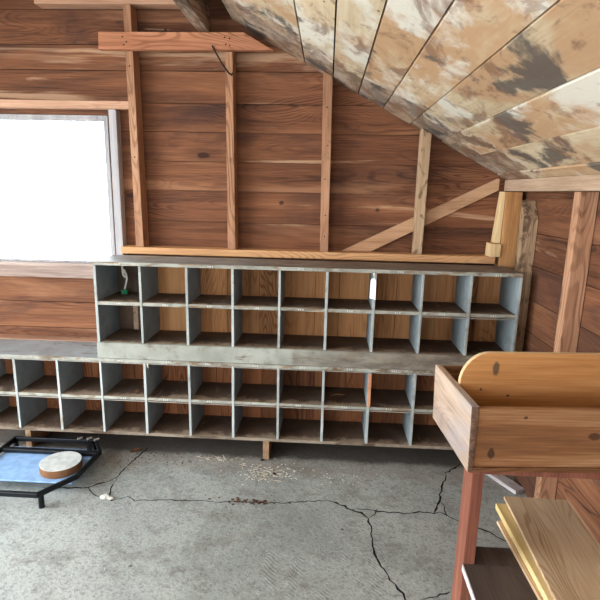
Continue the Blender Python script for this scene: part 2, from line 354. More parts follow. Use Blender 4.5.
# ------------------------------------------------------------------ mesh helpers
class MB:
    """collects shapes into one mesh"""
    def __init__(self):
        self.bm = bmesh.new()
        self.lay = self.bm.faces.layers.float.new('pid')
    def _mark(self, faces, mat):
        p = random.random()
        for f in faces:
            f[self.lay] = p
            f.material_index = mat
    def box(self, x0, x1, y0, y1, z0, z1, mat=0, jit=0.0):
        pts = [(x, y, z) for z in (z0, z1) for y in (y0, y1) for x in (x0, x1)]
        pts = [tuple(c+random.uniform(-jit, jit) for c in p) for p in pts]
        return self.hexa(pts, mat)
    def hexa(self, pts, mat=0):
        v = [self.bm.verts.new(p) for p in pts]
        q = [(0, 2, 3, 1), (4, 5, 7, 6), (0, 1, 5, 4), (2, 6, 7, 3), (0, 4, 6, 2), (1, 3, 7, 5)]
        fs = [self.bm.faces.new([v[i] for i in f]) for f in q]
        self._mark(fs, mat)
        return fs                      # bottom, top, front(-y), back, left(-x), right
    def prism(self, poly, axis, a, b, mat=0):
        """poly: 2-D outline in the two other axes, extruded along axis from a to b"""
        def P(p, t):
            if axis == 'y': return (p[0], t, p[1])
            if axis == 'x': return (t, p[0], p[1])
            return (p[0], p[1], t)
        A = [self.bm.verts.new(P(p, a)) for p in poly]
        B = [self.bm.verts.new(P(p, b)) for p in poly]
        n = len(poly)
        fs = [self.bm.faces.new(A), self.bm.faces.new(B[::-1])]
        for i in range(n):
            fs.append(self.bm.faces.new([A[i], B[i], B[(i+1) % n], A[(i+1) % n]]))
        self._mark(fs, mat)
        return fs
    def tube(self, pts, r, seg=8, mat=0, taper=None):
        pts = [Vector(p) for p in pts]
        rings = []
        for i, p in enumerate(pts):
            d = (pts[min(i+1, len(pts)-1)]-pts[max(i-1, 0)]).normalized()
            a = d.cross(Vector((0.31, 0.17, 0.93)))
            if a.length < 0.1: a = d.cross(Vector((1, 0, 0)))
            a.normalize(); b = d.cross(a)
            rr = r if taper is None else r*(taper[0]+(taper[1]-taper[0])*i/(len(pts)-1))
            rings.append([self.bm.verts.new(p+rr*(math.cos(2*math.pi*k/seg)*a+math.sin(2*math.pi*k/seg)*b)) for k in range(seg)])
        fs = []
        for A, B in zip(rings, rings[1:]):
            for k in range(seg):
                fs.append(self.bm.faces.new([A[k], A[(k+1) % seg], B[(k+1) % seg], B[k]]))
        fs.append(self.bm.faces.new(rings[0][::-1])); fs.append(self.bm.faces.new(rings[-1]))
        self._mark(fs, mat)
    def lump(self, c, r, sc=(1, 1, 1), mat=0, rough=0.3):
        g = bmesh.ops.create_icosphere(self.bm, subdivisions=2, radius=r)
        fs = set()
        for v in g['verts']:
            k = 1+random.uniform(-rough, rough)
            v.co = Vector((v.co.x*sc[0]*k, v.co.y*sc[1]*k, v.co.z*sc[2]*k))+Vector(c)
            fs.update(v.link_faces)
        self._mark(fs, mat)
    def disc(self, c, r, z0, z1, seg=40, mat_side=0, mat_top=1):
        A = [self.bm.verts.new((c[0]+r*math.cos(2*math.pi*k/seg), c[1]+r*math.sin(2*math.pi*k/seg), z0)) for k in range(seg)]
        B = [self.bm.verts.new((v.co.x, v.co.y, z1)) for v in A]
        side = [self.bm.faces.new([A[k], A[(k+1) % seg], B[(k+1) % seg], B[k]]) for k in range(seg)]
        self._mark(side+[self.bm.faces.new(A[::-1])], mat_side)
        self._mark([self.bm.faces.new(B)], mat_top)
    def build(self, name, mats, parent=None, bevel=0.0, loc=None, rot=None, wob=0.0):
        bmesh.ops.recalc_face_normals(self.bm, faces=self.bm.faces[:])
        me = bpy.data.meshes.new(name)
        self.bm.to_mesh(me); self.bm.free()
        for m in (mats if isinstance(mats, (list, tuple)) else [mats]):
            me.materials.append(m)
        o = bpy.data.objects.new(name, me)
        col.objects.link(o)
        if loc is not None: o.location = loc
        if rot is not None: o.rotation_euler = rot
        if parent is not None: o.parent = parent
        if bevel > 0:
            md = o.modifiers.new('edges', 'BEVEL'); md.width = bevel; md.segments = 2; md.limit_method = 'ANGLE'
        return o

def tag(o, label=None, cat=None, group=None, kind=None):
    if label: o['label'] = label
    if cat: o['category'] = cat
    if group: o['group'] = group
    if kind: o['kind'] = kind
    return o
def empty(name, loc, label, cat, group=None, rz=0.0):
    o = bpy.data.objects.new(name, None)
    o.empty_display_size = 0.1
    o.location = loc; o.rotation_euler = (0, 0, rz)
    col.objects.link(o)
    return tag(o, label, cat, group)
def one(name, mats, x0, x1, y0, y1, z0, z1, label, cat, group=None, bevel=0.003, jit=0.0015):
    """a single board as a thing, its origin at its base"""
    cx, cy = (x0+x1)/2, (y0+y1)/2
    b = MB(); b.box(x0-cx, x1-cx, y0-cy, y1-cy, 0, z1-z0, 0, jit)
    return tag(b.build(name, mats, None, bevel, (cx, cy, z0)), label, cat, group)

# ------------------------------------------------------------------ room shell
SL, Z0 = -0.521, 2.163                 # slope of the ceiling: z = Z0 + SL*x
def zc(x): return Z0+SL*x

b = MB()
nx, x = 0, -4.0
b.box(XL-0.15, XR+0.15, YN-0.15, YB+0.15, -0.12, 0.0, 0)
CR = {'a': ([(-1.45,2.29),(-1.274,2.302),(-1.214,2.312),(-1.128,2.385),(-1.104,2.421),(-1.094,2.535),(-1.076,2.625),(-1.047,2.745)], 0.010),
'b': ([(-1.1,2.412),(-1.095,2.336),(-1.048,2.208),(-1.018,2.227),(-0.974,2.248),(-0.928,2.222),(-0.804,2.237),(-0.651,2.246),(-0.487,2.248),(-0.371,2.258),(-0.284,2.257),(-0.183,2.265),(-0.092,2.282),(0.046,2.306)], 0.007),
'c': ([(0.046,2.306),(0.112,2.274),(0.171,2.242),(0.214,2.218),(0.245,2.174),(0.251,2.122),(0.25,2.058),(0.253,1.984),(0.264,1.909),(0.282,1.84),(0.306,1.791),(0.335,1.74),(0.355,1.686),(0.37,1.55)], 0.012),
'd': ([(0.171,2.242),(0.271,2.247),(0.334,2.236),(0.432,2.232),(0.509,2.247),(0.577,2.245),(0.615,2.26),(0.651,2.223),(0.684,2.203),(0.812,2.118),(0.857,2.073),(0.939,2.027),(1.08,1.97)], 0.009),
'e': ([(0.577,2.245),(0.616,2.334),(0.653,2.434),(0.69,2.532),(0.722,2.626),(0.787,2.685),(0.84,2.733)], 0.010),
'f': ([(0.251,2.182),(0.277,2.207),(0.297,2.257)], 0.006), 'g': ([(-1.214,2.312),(-1.171,2.266),(-1.093,2.221)], 0.007),
'h': ([(0.635,2.353),(0.64,2.262),(0.639,2.238)], 0.006), 'i': ([(0.41,1.691),(0.537,1.741)], 0.006)}
for pts, wd in CR.values():
    fine = []
    for p, q in zip(pts, pts[1:]):
        n = max(1, int(math.dist(p, q)/0.022))
        for k in range(n):
            t = k/n
            j = 0.006 if (k or fine) else 0
            fine.append((p[0]+(q[0]-p[0])*t+random.uniform(-j, j), p[1]+(q[1]-p[1])*t+random.uniform(-j, j)))
    fine.append(pts[-1])
    L = []
    for i, p in enumerate(fine):
        d = Vector(fine[min(i+1, len(fine)-1)])-Vector(fine[max(i-1, 0)])
        nrm = Vector((-d.y, d.x)).normalized()
        h = wd/2*random.uniform(0.35, 1.25)*(0.4 if i in (0, len(fine)-1) else 1)
        L.append((b.bm.verts.new((p[0]+nrm.x*h, p[1]+nrm.y*h, 0.0006)), b.bm.verts.new((p[0]-nrm.x*h, p[1]-nrm.y*h, 0.0006))))
    fs = [b.bm.faces.new([A[0], A[1], B[1], B[0]]) for A, B in zip(L, L[1:])]
    b._mark(fs, 1)
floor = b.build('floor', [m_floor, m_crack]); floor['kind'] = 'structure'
for p in floor.data.polygons:
    pass

b = MB()
b.box(-12, 10, -12, 14, -0.32, -0.2)
b.build('ground', m_soil)['kind'] = 'structure'

# gable wall: horizontal boards, cut round the window
SE = [0.0, 0.17, 0.338, 0.505, 0.672, 0.84, 1.01, 1.19, 1.361, 1.542, 1.707, 1.871, 2.026, 2.198, 2.332, 2.511, 2.70, 2.86]
b = MB()
def wallrow(z0, z1, x0, x1):
    b.box(x0, x1, YB+random.uniform(0, 0.004), YB+0.02, z0+0.002, z1-0.002)
for z0, z1 in zip(SE, SE[1:]):
    whole = z1 <= WIN[2] or z0 >= WIN[3]
    for seg in (((XL-0.1, XR+0.1),) if whole else ((XL-0.1, WIN[0]), (WIN[0], WIN[1]), (WIN[1], XR+0.1))):
        cuts = [(z0, z1)]
        if seg[0] == WIN[0]:
            cuts = []
            if z0 < WIN[2]: cuts.append((z0, min(z1, WIN[2])))
            if z1 > WIN[3]: cuts.append((max(z0, WIN[3]), z1))
            if z0 >= WIN[2] and z1 <= WIN[3]: cuts = []
        for c in cuts:
            wallrow(c[0], c[1], *seg)
for x0, x1, z0, z1 in ((XL-0.1, WIN[0]-0.02, -0.1, 3.0), (WIN[1]+0.02, XR+0.1, -0.1, 3.0), (WIN[0]-0.02, WIN[1]+0.02, -0.1, WIN[2]-0.02), (WIN[0]-0.02, WIN[1]+0.02, WIN[3]+0.02, 3.0)):
    b.box(x0, x1, YB+0.02, YB+0.05, z0, z1)
b.build('wall_back', m_wall)['kind'] = 'structure'

# right wall
b = MB()
for z0, z1 in zip(SE, SE[1:]):
    if z0 < 1.62:
        b.box(XR, XR+0.02, YN, YB, z0+0.0015, min(z1, 1.70)-0.0015)
b.box(XR+0.02, XR+0.05, YN-0.1, YB+0.1, -0.1, 1.75)
b.build('wall_right', m_wall_y)['kind'] = 'structure'
# left wall with the barn doorway
b = MB()
def lw(y0, y1, z0, z1):
    zz = z0
    while zz < z1-1e-4:
        z2 = min(zz+0.18, z1)
        b.box(XL-0.02, XL, y0, y1, zz+0.001, z2-0.001); zz = z2
    b.box(XL-0.05, XL-0.02, y0-0.005, y1+0.005, z0-0.005, z1+0.005)
lw(YN, DOOR[0], 0, 2.72); lw(DOOR[1], YB, 0, 2.72); lw(DOOR[0], DOOR[1], DOOR[3], 2.72)
b.build('wall_left', m_wall_y)['kind'] = 'structure'
b = MB()
def rw(x0, x1, z0, z1):
    zz = z0
    while zz < z1-1e-4:
        z2 = min(zz+0.18, z1)
        b.box(x0, x1, YN-0.02, YN, zz+0.001, z2-0.001); zz = z2
    b.box(x0-0.005, x1+0.005, YN-0.05, YN-0.02, z0-0.005, z1+0.005)
rw(XL, REAR[0], 0, 2.8); rw(REAR[1], ADDED_WIN[0], 0, 2.8); rw(ADDED_WIN[1], XR, 0, 2.8); rw(ADDED_WIN[0], ADDED_WIN[1], 0, ADDED_WIN[2]); rw(ADDED_WIN[0], ADDED_WIN[1], ADDED_WIN[3], 2.8); rw(REAR[0], REAR[1], REAR[3], 2.8)
b.build('wall_rear', m_wall)['kind'] = 'structure'

# sloping ceiling of wide boards running towards the gable
seams = [-0.56, -0.468, -0.15, 0.007, 0.15, 0.293, 0.448, 0.62, 0.79, 0.95, 1.12]
b = MB()
for i, (x0, x1) in enumerate(zip(seams, seams[1:])):
    x0 += 0.003; x1 -= 0.003
    dz = random.uniform(0, 0.004)
    if i == 0: dz = 0.012
    nseg = 1
    b.hexa([(x0, YN, zc(x0)+dz), (x1, YN, zc(x1)+dz), (x0, YB-0.004, zc(x0)+dz), (x1, YB-0.004, zc(x1)+dz),
            (x0, YN, zc(x0)+dz+0.022), (x1, YN, zc(x1)+dz+0.022), (x0, YB-0.004, zc(x0)+dz+0.022), (x1, YB-0.004, zc(x1)+dz+0.022)])
b.build('ceiling', m_ceil, None, 0.002)['kind'] = 'structure'
b = MB()
x0, x1 = -0.75, 1.25
b.hexa([(x0, YN-0.1, zc(x0)+0.10), (x1, YN-0.1, zc(x1)+0.10), (x0, YB+0.1, zc(x0)+0.10), (x1, YB+0.1, zc(x1)+0.10),
        (x0, YN-0.1, zc(x0)+0.16), (x1, YN-0.1, zc(x1)+0.16), (x0, YB+0.1, zc(x0)+0.16), (x1, YB+0.1, zc(x1)+0.16)])
b.build('roof', m_dark_y)['kind'] = 'structure'
b = MB()
n = 11
for k in range(n):
    xa = XL-0.1+(-0.74-XL+0.1)*k/n; xb = XL-0.1+(-0.74-XL+0.1)*(k+1)/n
    b.box(xa, xb-0.003, YN-0.1, YB, 2.67, 2.70)
b.box(XL-0.1, -0.70, YN-0.1, YB+0.1, 2.70, 2.74)
b.build('ceiling_left', m_ceil)['kind'] = 'structure'

# windows
b = MB()
r0, r1, rz0, rz1 = ADDED_WIN  # frame of the added rear window
b.box(r0, r0+0.04, YN-0.045, YN+0.01, rz0, rz1); b.box(r1-0.04, r1, YN-0.045, YN+0.01, rz0, rz1)
b.box(r0+0.04, r1-0.04, YN-0.045, YN+0.01, rz1-0.04, rz1); b.box(r0+0.04, r1-0.04, YN-0.045, YN+0.01, rz0, rz0+0.04)
b.box((r0+r1)/2-0.015, (r0+r1)/2+0.015, YN-0.04, YN, rz0+0.04, rz1-0.04)
b.build('added_window', m_casing, None, 0.003)['kind'] = 'structure'
b = MB()
W0, W1, WZ0, WZ1 = WIN
b.box(W1-0.028, W1, YB-0.005, YB+0.05, WZ0, WZ1); b.box(W0, W0+0.03, YB-0.005, YB+0.05, WZ0, WZ1)
b.box(W0+0.03, W1-0.028, YB-0.005, YB+0.05, WZ1-0.03, WZ1); b.box(W0+0.03, W1-0.028, YB-0.005, YB+0.05, WZ0, WZ0+0.012)
wi = b.build('window_1', m_casing, None, 0.003); wi['kind'] = 'structure'
b = MB(); b.box(W0+0.02, W1-0.02, YB+0.02, YB+0.024, WZ0+0.005, WZ1-0.02)
b.build('window_pane', m_glass, wi)
tr = MB(); tr.box(-1.256, -1.212, 2.93, YB, 1.08, 1.980, 0, 0.001)
tr.build('trim_1', m_casing, None, 0.003)['kind'] = 'structure'
tr = MB(); tr.box(W0-0.05, -1.245, 2.90, YB+0.02, 1.078, 1.092, 0, 0.001); tr.box(W0-0.05, -1.245, 2.955, YB, 1.0, 1.077, 0, 0.001)
tr.build('trim_2', m_sill, None, 0.002)['kind'] = 'structure'

# ------------------------------------------------------------------ framing of the gable
GS = 'studs of the gable wall'
def stud(name, m, x0t, x1t, x0b, x1b, y0, y1, z0, z1, label, topslope=False):
    cx = (x0b+x1b)/2
    zl, zr = (zc(x0t)-0.002, zc(x1t)-0.002) if topslope else (z1, z1)
    b = MB()
    b.hexa([(x0b-cx, y0, 0), (x1b-cx, y0, 0), (x0b-cx, y1, 0), (x1b-cx, y1, 0),
            (x0t-cx, y0, zl-z0), (x1t-cx, y0, zr-z0), (x0t-cx, y1, zl-z0), (x1t-cx, y1, zr-z0)])
    return tag(b.build(name, m, None, 0.003, (cx, 0, z0)), label, 'wall stud', GS)
def nails(o, pts, y):
    for (x, z) in pts:
        n_ = MB(); n_.tube([(x-o.location.x, y-o.location.y+0.004, z-o.location.z), (x-o.location.x, y-o.location.y-0.003, z-o.location.z)], 0.004, 8)
        n_.build('nail', m_iron, o)
s1 = stud('wall_stud', m_stud, -1.128, -1.086, -1.117, -1.071, 2.89, 2.985, 1.212, 2.508, 'vertical stud beside the window, leftmost of the gable wall studs')
s2 = stud('wall_stud', m_stud, -0.578, -0.538, -0.573, -0.527, 2.89, 2.985, 1.212, 2.362, 'vertical stud under the pointed end of the horizontal tie board')
s3 = stud('wall_stud', m_stud, -0.046, 0.006, -0.037, 0.011, 2.89, 2.985, 1.212, 2.1, 'vertical stud above middle of cabinet, reaching the sloping ceiling between tie board and brace', True)
s4 = stud('wall_stud', m_stud_pale, 0.498, 0.553, 0.499, 0.546, 2.89, 2.962, 1.212, 1.87, 'short weathered stud crossing in front of the diagonal brace', True)
nails(s3, [(-0.02, 2.0), (-0.01, 1.8), (-0.02, 1.62), (-0.012, 1.42), (-0.012, 1.3)], 2.89)
nails(s1, [(-1.105, 2.2), (-1.1, 1.72)], 2.89)

one('wall_girt', m_girt, -1.21, 0.962, 2.89, 2.985, 1.170, 1.210, 'long orange pine rail running along the gable just above the tall grey cabinet', 'wall rail')
one('wall_girt', m_header, -2.6, -1.02, 2.888, 2.985, 0.57, 0.619, 'brown wall ledge behind the low cabinet under the window', 'wall rail')

b = MB()
b.prism([(-1.256, 2.273), (-0.312, 2.275), (-0.47, 2.361), (-1.252, 2.360)], 'y', 2.848, 2.888)
tie = tag(b.build('tie_board', m_tie, None, 0.003), 'horizontal orange tie board nailed across the two left studs near the roof', 'tie board')
nails(tie, [(-1.12, 2.335), (-1.1, 2.31), (-1.115, 2.295), (-0.57, 2.335), (-0.545, 2.33), (-0.565, 2.30), (-0.545, 2.295)], 2.848)
o = one('header_board', m_header, -2.6, -1.125, 2.93, 2.985, 1.983, 2.026, 'thin pale header board running above the window', 'header')
one('header_board', m_header, -1.62, -0.76, 2.90, 2.985, 2.511, 2.64, 'pale horizontal board above the tie board at the top of the gable', 'board')

# diagonal brace, flat against the boards
b = MB()
b.prism([(0.09, 1.212), (0.262, 1.212), (0.966, 1.580), (0.966, 1.640), (0.955, 1.646)], 'y', 2.966, 2.987)
tag(b.build('diagonal_brace', m_brace, None, 0.002), 'diagonal pale brace rising right from the rail to the roof corner', 'brace')

# corner post, nailer strip, small block, top plate
one('corner_post', m_post, 0.985, 1.072, 2.888, 2.985, 0.0, 1.573, 'thick brown corner post between gable and right wall', 'post')
b = MB()
b.hexa([(0.947, 2.895, 1.288), (0.980, 2.895, 1.288), (0.947, 2.96, 1.288), (0.980, 2.96, 1.288), (0.968, 2.895, 1.573), (0.982, 2.895, 1.573), (0.968, 2.96, 1.573), (0.982, 2.96, 1.573)])
tag(b.build('nailer_strip', m_pine, None, 0.002), 'narrow raw pine strip nailed upright along the corner post', 'strip')
one('wood_block', m_pine, 0.922, 0.982, 2.87, 2.96, 1.212, 1.286, 'small raw pine block sitting on the rail at the corner post', 'block')
b = MB(); b.prism([(-0.049, 0), (0.049, 0), (0.049, 0.010), (-0.049, 0.061)], 'y', YN+0.01, 2.985)
tag(b.build('top_plate', m_plate, None, 0.002, (1.049, 0, 1.576)), 'long horizontal plate beam along top of the right wall', 'beam')
RS = 'studs of the right wall'
b = MB()
b.prism([(2.70, 0.0), (2.76, 0.0), (2.76, 1.53), (2.70, 1.43)], 'x', -0.035, 0.04)
tag(b.build('wall_stud', m_stud_pale, None, 0.003, (1.058, 0, 0)), 'pale stud with slanted top beside the corner post on the right wall', 'wall stud', RS)
for y, lab in ((2.14, 'right wall stud second from the corner post, above the wooden tote'), (1.52, 'right wall stud third from the corner post, behind the wooden tote')):
    one('wall_stud', m_stud, 1.022, 1.098, y, y+0.05, 0.0, 1.574, lab, 'wall stud', RS)

# ridge beam
b = MB(); b.box(-0.735, -0.672, YN+0.02, 2.955, 2.386, 2.56, 0)
tag(b.build('ridge_beam', m_ridge, None, 0.004), 'weathered grey roof beam running from the gable above the tie board', 'beam')

# bent rusty wire hanging on the tie
b = MB()
b.tube([(-0.637, 2.842, 2.292), (-0.62, 2.84, 2.262), (-0.585, 2.845, 2.205), (-0.556, 2.868, 2.166), (-0.543, 2.884, 2.158), (-0.535, 2.885, 2.17)], 0.0045, 6)
tag(b.build('rusty_wire', m_iron), 'dark bent wire slanting down from the tie board to the stud', 'wire')

# ------------------------------------------------------------------ cabinets
YF, YBK, CW, CX0 = 2.600, 2.884, 0.24983, -1.24097
def digits(parent, x, z, y):
    """faint white painted marks on a shelf edge: three short strokes and loops"""
    b = MB()
    px = x-0.018
    for k in range(3):
        h, wd = 0.0095, 0.006
        kind = random.choice((0, 1, 1, 2))
        if kind == 0:
            b.box(px+0.002, px+0.0042, y-0.0008, y, z-h/2, z+h/2)
        else:
            b.box(px, px+0.0018, y-0.0008, y, z-h/2, z+h/2)
            b.box(px+wd-0.0018, px+wd, y-0.0008, y, z-h/2, z+h/2)
            b.box(px, px+wd, y-0.0008, y, z+h/2-0.0018, z+h/2)
            b.box(px, px+wd, y-0.0008, y, z-h/2, z-h/2+0.0018)
        px += 0.0115
    b.build('number_mark', m_chalk, parent)

def cabinet(name, label, first, last, ztop, zmid, zbot, fascia, rails, panel_over):
    """columns first..last counted from the tall cabinet's left side"""
    xl, xr = CX0+first*CW, CX0+last*CW
    cx = (xl+xr)/2
    base = fascia if fascia is not None else zbot-0.017
    root = empty(name, (cx, (YF+YBK)/2, base), label, 'cabinet')
    ox, oy, oz = -cx, -(YF+YBK)/2, -base
    T = 0.0078
    def put(bm_, nm, mats, bev=0.0015, par=root):
        o = bm_.build(nm, mats, par, bev)
        return o
    def bx(bm_, x0, x1, y0, y1, z0, z1, mat=0, jit=0.0):
        return bm_.box(x0+ox, x1+ox, y0+oy, y1+oy, z0+oz, z1+oz, mat, jit)
    def horiz(nm, z0, z1, mats, x0=xl, x1=xr, y0=YF, jit=0.001):
        m_ = MB(); fs = bx(m_, x0, x1, y0, YBK, z0, z1, 0, jit)
        fs[2].material_index = 1
        return put(m_, nm, mats)
    top = horiz('top_panel', ztop-0.019, ztop+0.001, [m_top, m_edge], xl-0.006, xr+0.006, YF-0.004)
    mid = horiz('shelf', zmid-0.009, zmid+0.009, [m_dust, m_edge], y0=YF+0.002)
    bot = horiz('bottom_panel', zbot-0.017, zbot+0.001, [m_dust, m_lip], y0=YF+0.006)
    for k, x in ((first, xl), (last, xr)):
        m_ = MB(); fs = bx(m_, x-T, x+T, YF, YBK, base, ztop-0.018, 0, 0.0008); fs[2].material_index = 1
        put(m_, 'side_panel', [m_paint, m_edge_z])
    for k in range(first+1, last):
        x = CX0+k*CW+random.uniform(-0.002, 0.002)
        m_ = MB(); fs = bx(m_, x-T*0.9, x+T*0.9, YF-0.001, YBK-0.012, zbot, ztop-0.018, 0, 0.0012); fs[2].material_index = 1
        d = put(m_, 'divider', [m_paint, m_edge_z])
        if name == 'low_cabinet' and k == 6:
            e_ = MB(); bx(e_, x-T*0.9, x+T*0.9+0.003, YF-0.006, YF-0.001, zmid+0.012, ztop-0.03)
            e = e_.build('edge_strip', m_tie, d, 0.001); e['label'] = 'bare orange wood strip on a divider edge'
    # back: upright boards of uneven width
    m_ = MB(); x = xl+0.004
    while x < xr-0.004:
        wd = random.choice((0.09, 0.14, 0.19, 0.23))
        x2 = min(x+wd, xr-0.004)
        if panel_over and x < xl+0.02:
            x2 = xl+0.245
            bx(m_, x+0.001, x2-0.001, YBK-0.009, YBK, zbot, ztop-0.018, 1)
        else:
            bx(m_, x+0.001, x2-0.001, YBK-0.012+random.uniform(0, 0.003), YBK, zbot, ztop-0.018)
        x = x2
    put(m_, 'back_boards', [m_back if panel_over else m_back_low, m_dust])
    if fascia is not None:
        m_ = MB(); bx(m_, xl-0.009, xr+0.009, YF-0.008, YF+0.014, fascia, zbot, 0, 0.001)
        put(m_, 'base_board', m_fascia, 0.003)
    for zr, ka, kb in rails:
        m_ = MB(); bx(m_, CX0+ka*CW, CX0+kb*CW, YF+0.003, YF+0.006, zr-0.0015, zr+0.0025)
        put(m_, 'label_rail', m_rail, 0)
    for k in range(max(first, 0), min(last, 9)):
        xm = CX0+(k+0.5)*CW+ox
        digits(mid, xm+random.uniform(-0.01, 0.01), zmid+oz, YF+0.002+oy)
        if k % 2 == 0 or name == 'low_cabinet':
            digits(top, xm+random.uniform(-0.02, 0.02), ztop-0.009+oz, YF-0.004+oy)
    return root

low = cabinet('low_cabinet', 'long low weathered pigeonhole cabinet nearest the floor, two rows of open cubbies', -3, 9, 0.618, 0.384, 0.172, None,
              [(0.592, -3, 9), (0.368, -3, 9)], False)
tall = cabinet('tall_cabinet', 'grey pigeonhole cabinet stacked on top, with white tag and eighteen open cubbies', 0, 9, 1.161, 0.933, 0.712, 0.621,
               [(0.915, 7, 9)], True)

# sleepers under the low cabinet
for x, lab in ((-1.75, 'wood block foot under the low cabinet left of the black rack'), (-0.315, 'wood block foot showing below the low cabinet near its middle'), (0.9, 'wood block foot under the low cabinet behind the red brown stand leg')):
    one('sleeper_block', m_block, x-0.018, x+0.018, 2.675, 2.87, 0.0, 0.1545, lab, 'wood block', 'feet of the low cabinet')

# price tag hanging on a divider
tg = empty('price_tag', (0.249, 2.585, 1.01), 'blank white tag hanging on string from a divider of the upper cabinet', 'tag')
b = MB()
pts = [(-0.0145, 0.0), (0.017, -0.006), (0.016, 0.093), (0.008, 0.106), (-0.006, 0.107), (-0.0125, 0.096)]
b.prism(pts, 'y', -0.0012, 0.0)
b.build('card', m_white, tg, 0, None, (0, 0, -0.3))
b = MB(); b.tube([(0.002, -0.001, 0.096), (0.004, 0.0, 0.112), (0.007, 0.003, 0.128), (0.003, 0.006, 0.143)], 0.0016, 6)
b.build('string', m_string, tg)
b = MB(); b.lump((0.004, 0.002, 0.128), 0.006, (0.8, 0.6, 1.6), 0, 0.2)
b.build('knot', m_string, tg)

# cord with green clip in the first cubby
cr = empty('hanging_cord', (-1.165, 2.80, 0.944), 'white looped cord with green clip in the top left cubby', 'cord')
b = MB()
b.tube([(-0.012, 0.02, 0.193), (-0.013, 0.02, 0.15), (-0.01, 0.02, 0.11), (0.004, 0.01, 0.098), (0.012, 0.005, 0.115), (0.008, 0.0, 0.14), (-0.002, 0.0, 0.148), (0.0, 0.0, 0.14), (0.016, 0.0, 0.12), (0.02, 0.0, 0.09), (0.012, 0.0, 0.06), (0.004, 0.0, 0.03)], 0.0055, 8)
b.build('cable', m_cord, cr)
b = MB(); b.box(-0.016, 0.022, -0.012, 0.012, 0.0, 0.03, 0, 0.003)
o = b.build('clip', m_green, cr, 0.004); o['label'] = 'green plastic clip'
b = MB(); b.box(-1.146, -1.115, 2.866, 2.872, 0.73, 0.92, 0, 0.002)
tag(b.build('lath_strip', m_plate, None, 0.001, (0, 0, -0.0165)), 'thin pale upright strip at back of second row leftmost cubby', 'strip')

# curly shaving and twigs inside the cubbies
b = MB()
b.tube([(0.055, 2.70, 0.407), (0.075, 2.695, 0.420), (0.10, 2.70, 0.421), (0.13, 2.71, 0.414)], 0.0035, 6, 0, (0.6, 0.8))
b.tube([(0.096, 2.70, 0.419), (0.088, 2.68, 0.408), (0.078, 2.645, 0.400), (0.076, 2.635, 0.3985)], 0.0035, 6, 0, (0.6, 1.3))
tag(b.build('dry_twig', m_leaf), 'forked dry twig lying in a cubby of the low cabinet', 'twig')
b = MB()
b.tube([(0.497, 2.606, 0.596), (0.502, 2.604, 0.585), (0.497, 2.602, 0.572), (0.490, 2.603, 0.560), (0.493, 2.604, 0.548)], 0.0035, 6, 0, (1, 0.5))
tag(b.build('wood_shaving', m_straw), 'small pale curl dangling at top of a right cubby in the low cabinet', 'shaving')
b = MB()
b.tube([(-0.968, 2.597, 0.598), (-0.972, 2.596, 0.584), (-0.966, 2.596, 0.572)], 0.005, 6, 0, (1.2, 0.5))
tag(b.build('wood_shaving', m_straw), 'small pale curl dangling above second cubby of the low cabinet', 'shaving')
def leaf(x, y, z, r, rz, label):
    b = MB()
    n = 7
    top = []
    vs = [b.bm.verts.new((r*math.cos(math.pi*2*k/10)*1.5, r*math.sin(math.pi*2*k/10)*0.75*random.uniform(0.7, 1.1), 0.002+random.uniform(0, r*0.5))) for k in range(10)]
    c = b.bm.verts.new((0, 0, 0.0015))
    fs = [b.bm.faces.new([c, vs[k], vs[(k+1) % 10]]) for k in range(10)]
    b._mark(fs, 0)
    o = b.build('dry_leaf', m_leaf, None, 0, (x, y, z), (0, 0, rz))
    md = o.modifiers.new('thickness', 'SOLIDIFY'); md.thickness = 0.0012
    return tag(o, label, 'leaf')
leaf(-1.107, 2.70, 0.001, 0.022, 0.6, 'curled dark dry leaf on the floor before the left end of the cabinet')
leaf(-1.062, 2.66, 0.3945, 0.020, 1.9, 'crumpled brown leaf near front of a left cubby in the low cabinet')
leaf(-1.055, 2.755, 0.396, 0.028, 2.4, 'larger crumpled brown leaf further back in a left cubby')

# ------------------------------------------------------------------ carpenter's tote on a red stand
RZ = math.radians(4.3)
tote = empty('wooden_tote', (0.415, 1.302, 0.789), 'open wooden carrier box with round-shouldered divider on the red brown stand', 'box', None, RZ)
TW, TD, TH = 0.56, 0.345, 0.196
b = MB(); fs = b.hexa([(0, -0.004, 0), (0.016, -0.004, 0), (0, TD, 0), (0.016, TD, 0), (-0.006, -0.004, TH+0.002), (0.017, -0.004, TH+0.002), (-0.006, TD, TH), (0.017, TD, TH)])
fs[2].material_index = 1
side = b.build('side_board', [m_tote_side, m_endgrain], tote, 0.003); side['label'] = 'bleached grey side board'
b = MB(); b.box(TW-0.016, TW, 0, TD, 0, TH, 0, 0.001); b.build('side_board', m_tote_side, tote, 0.003)
b = MB(); b.box(0.0165, TW-0.0165, 0.0, 0.016, 0.014, TH-0.004, 0, 0.0008); b.build('front_board', m_tote_front, tote, 0.003)
b = MB(); b.box(0.0175, TW-0.0175, TD-0.016, TD, 0.014, TH-0.003, 0, 0.0008); b.build('rear_board', m_tote_front, tote, 0.002)
b = MB(); b.box(0.016, TW-0.0165, -0.003, TD, 0.0, 0.0135, 0, 0.0005); b.build('bottom_board', m_tote_front, tote, 0.002)
# middle board with rounded shoulders
b = MB()
xa, xb, zt = 0.018, TW-0.018, 0.297
pts = [(xa, 0.0137), (xb, 0.0137)]
pts += [(xb-0.088+0.088*math.cos(t), zt-0.10+0.10*math.sin(t)) for t in [k*R90/9 for k in range(10)]]
pts += [(xa+0.088-0.088*math.cos(t), zt-0.10+0.10*math.sin(t)) for t in [R90-k*R90/9 for k in range(10)]]
fs = b.prism(pts, 'y', 0.165, 0.183)
for f in fs[2:]: f.material_index = 1
mid = b.build('handle_board', [m_tote_mid, m_tote_edge], tote, 0.002); mid['label'] = 'orange middle board with rounded shoulders'

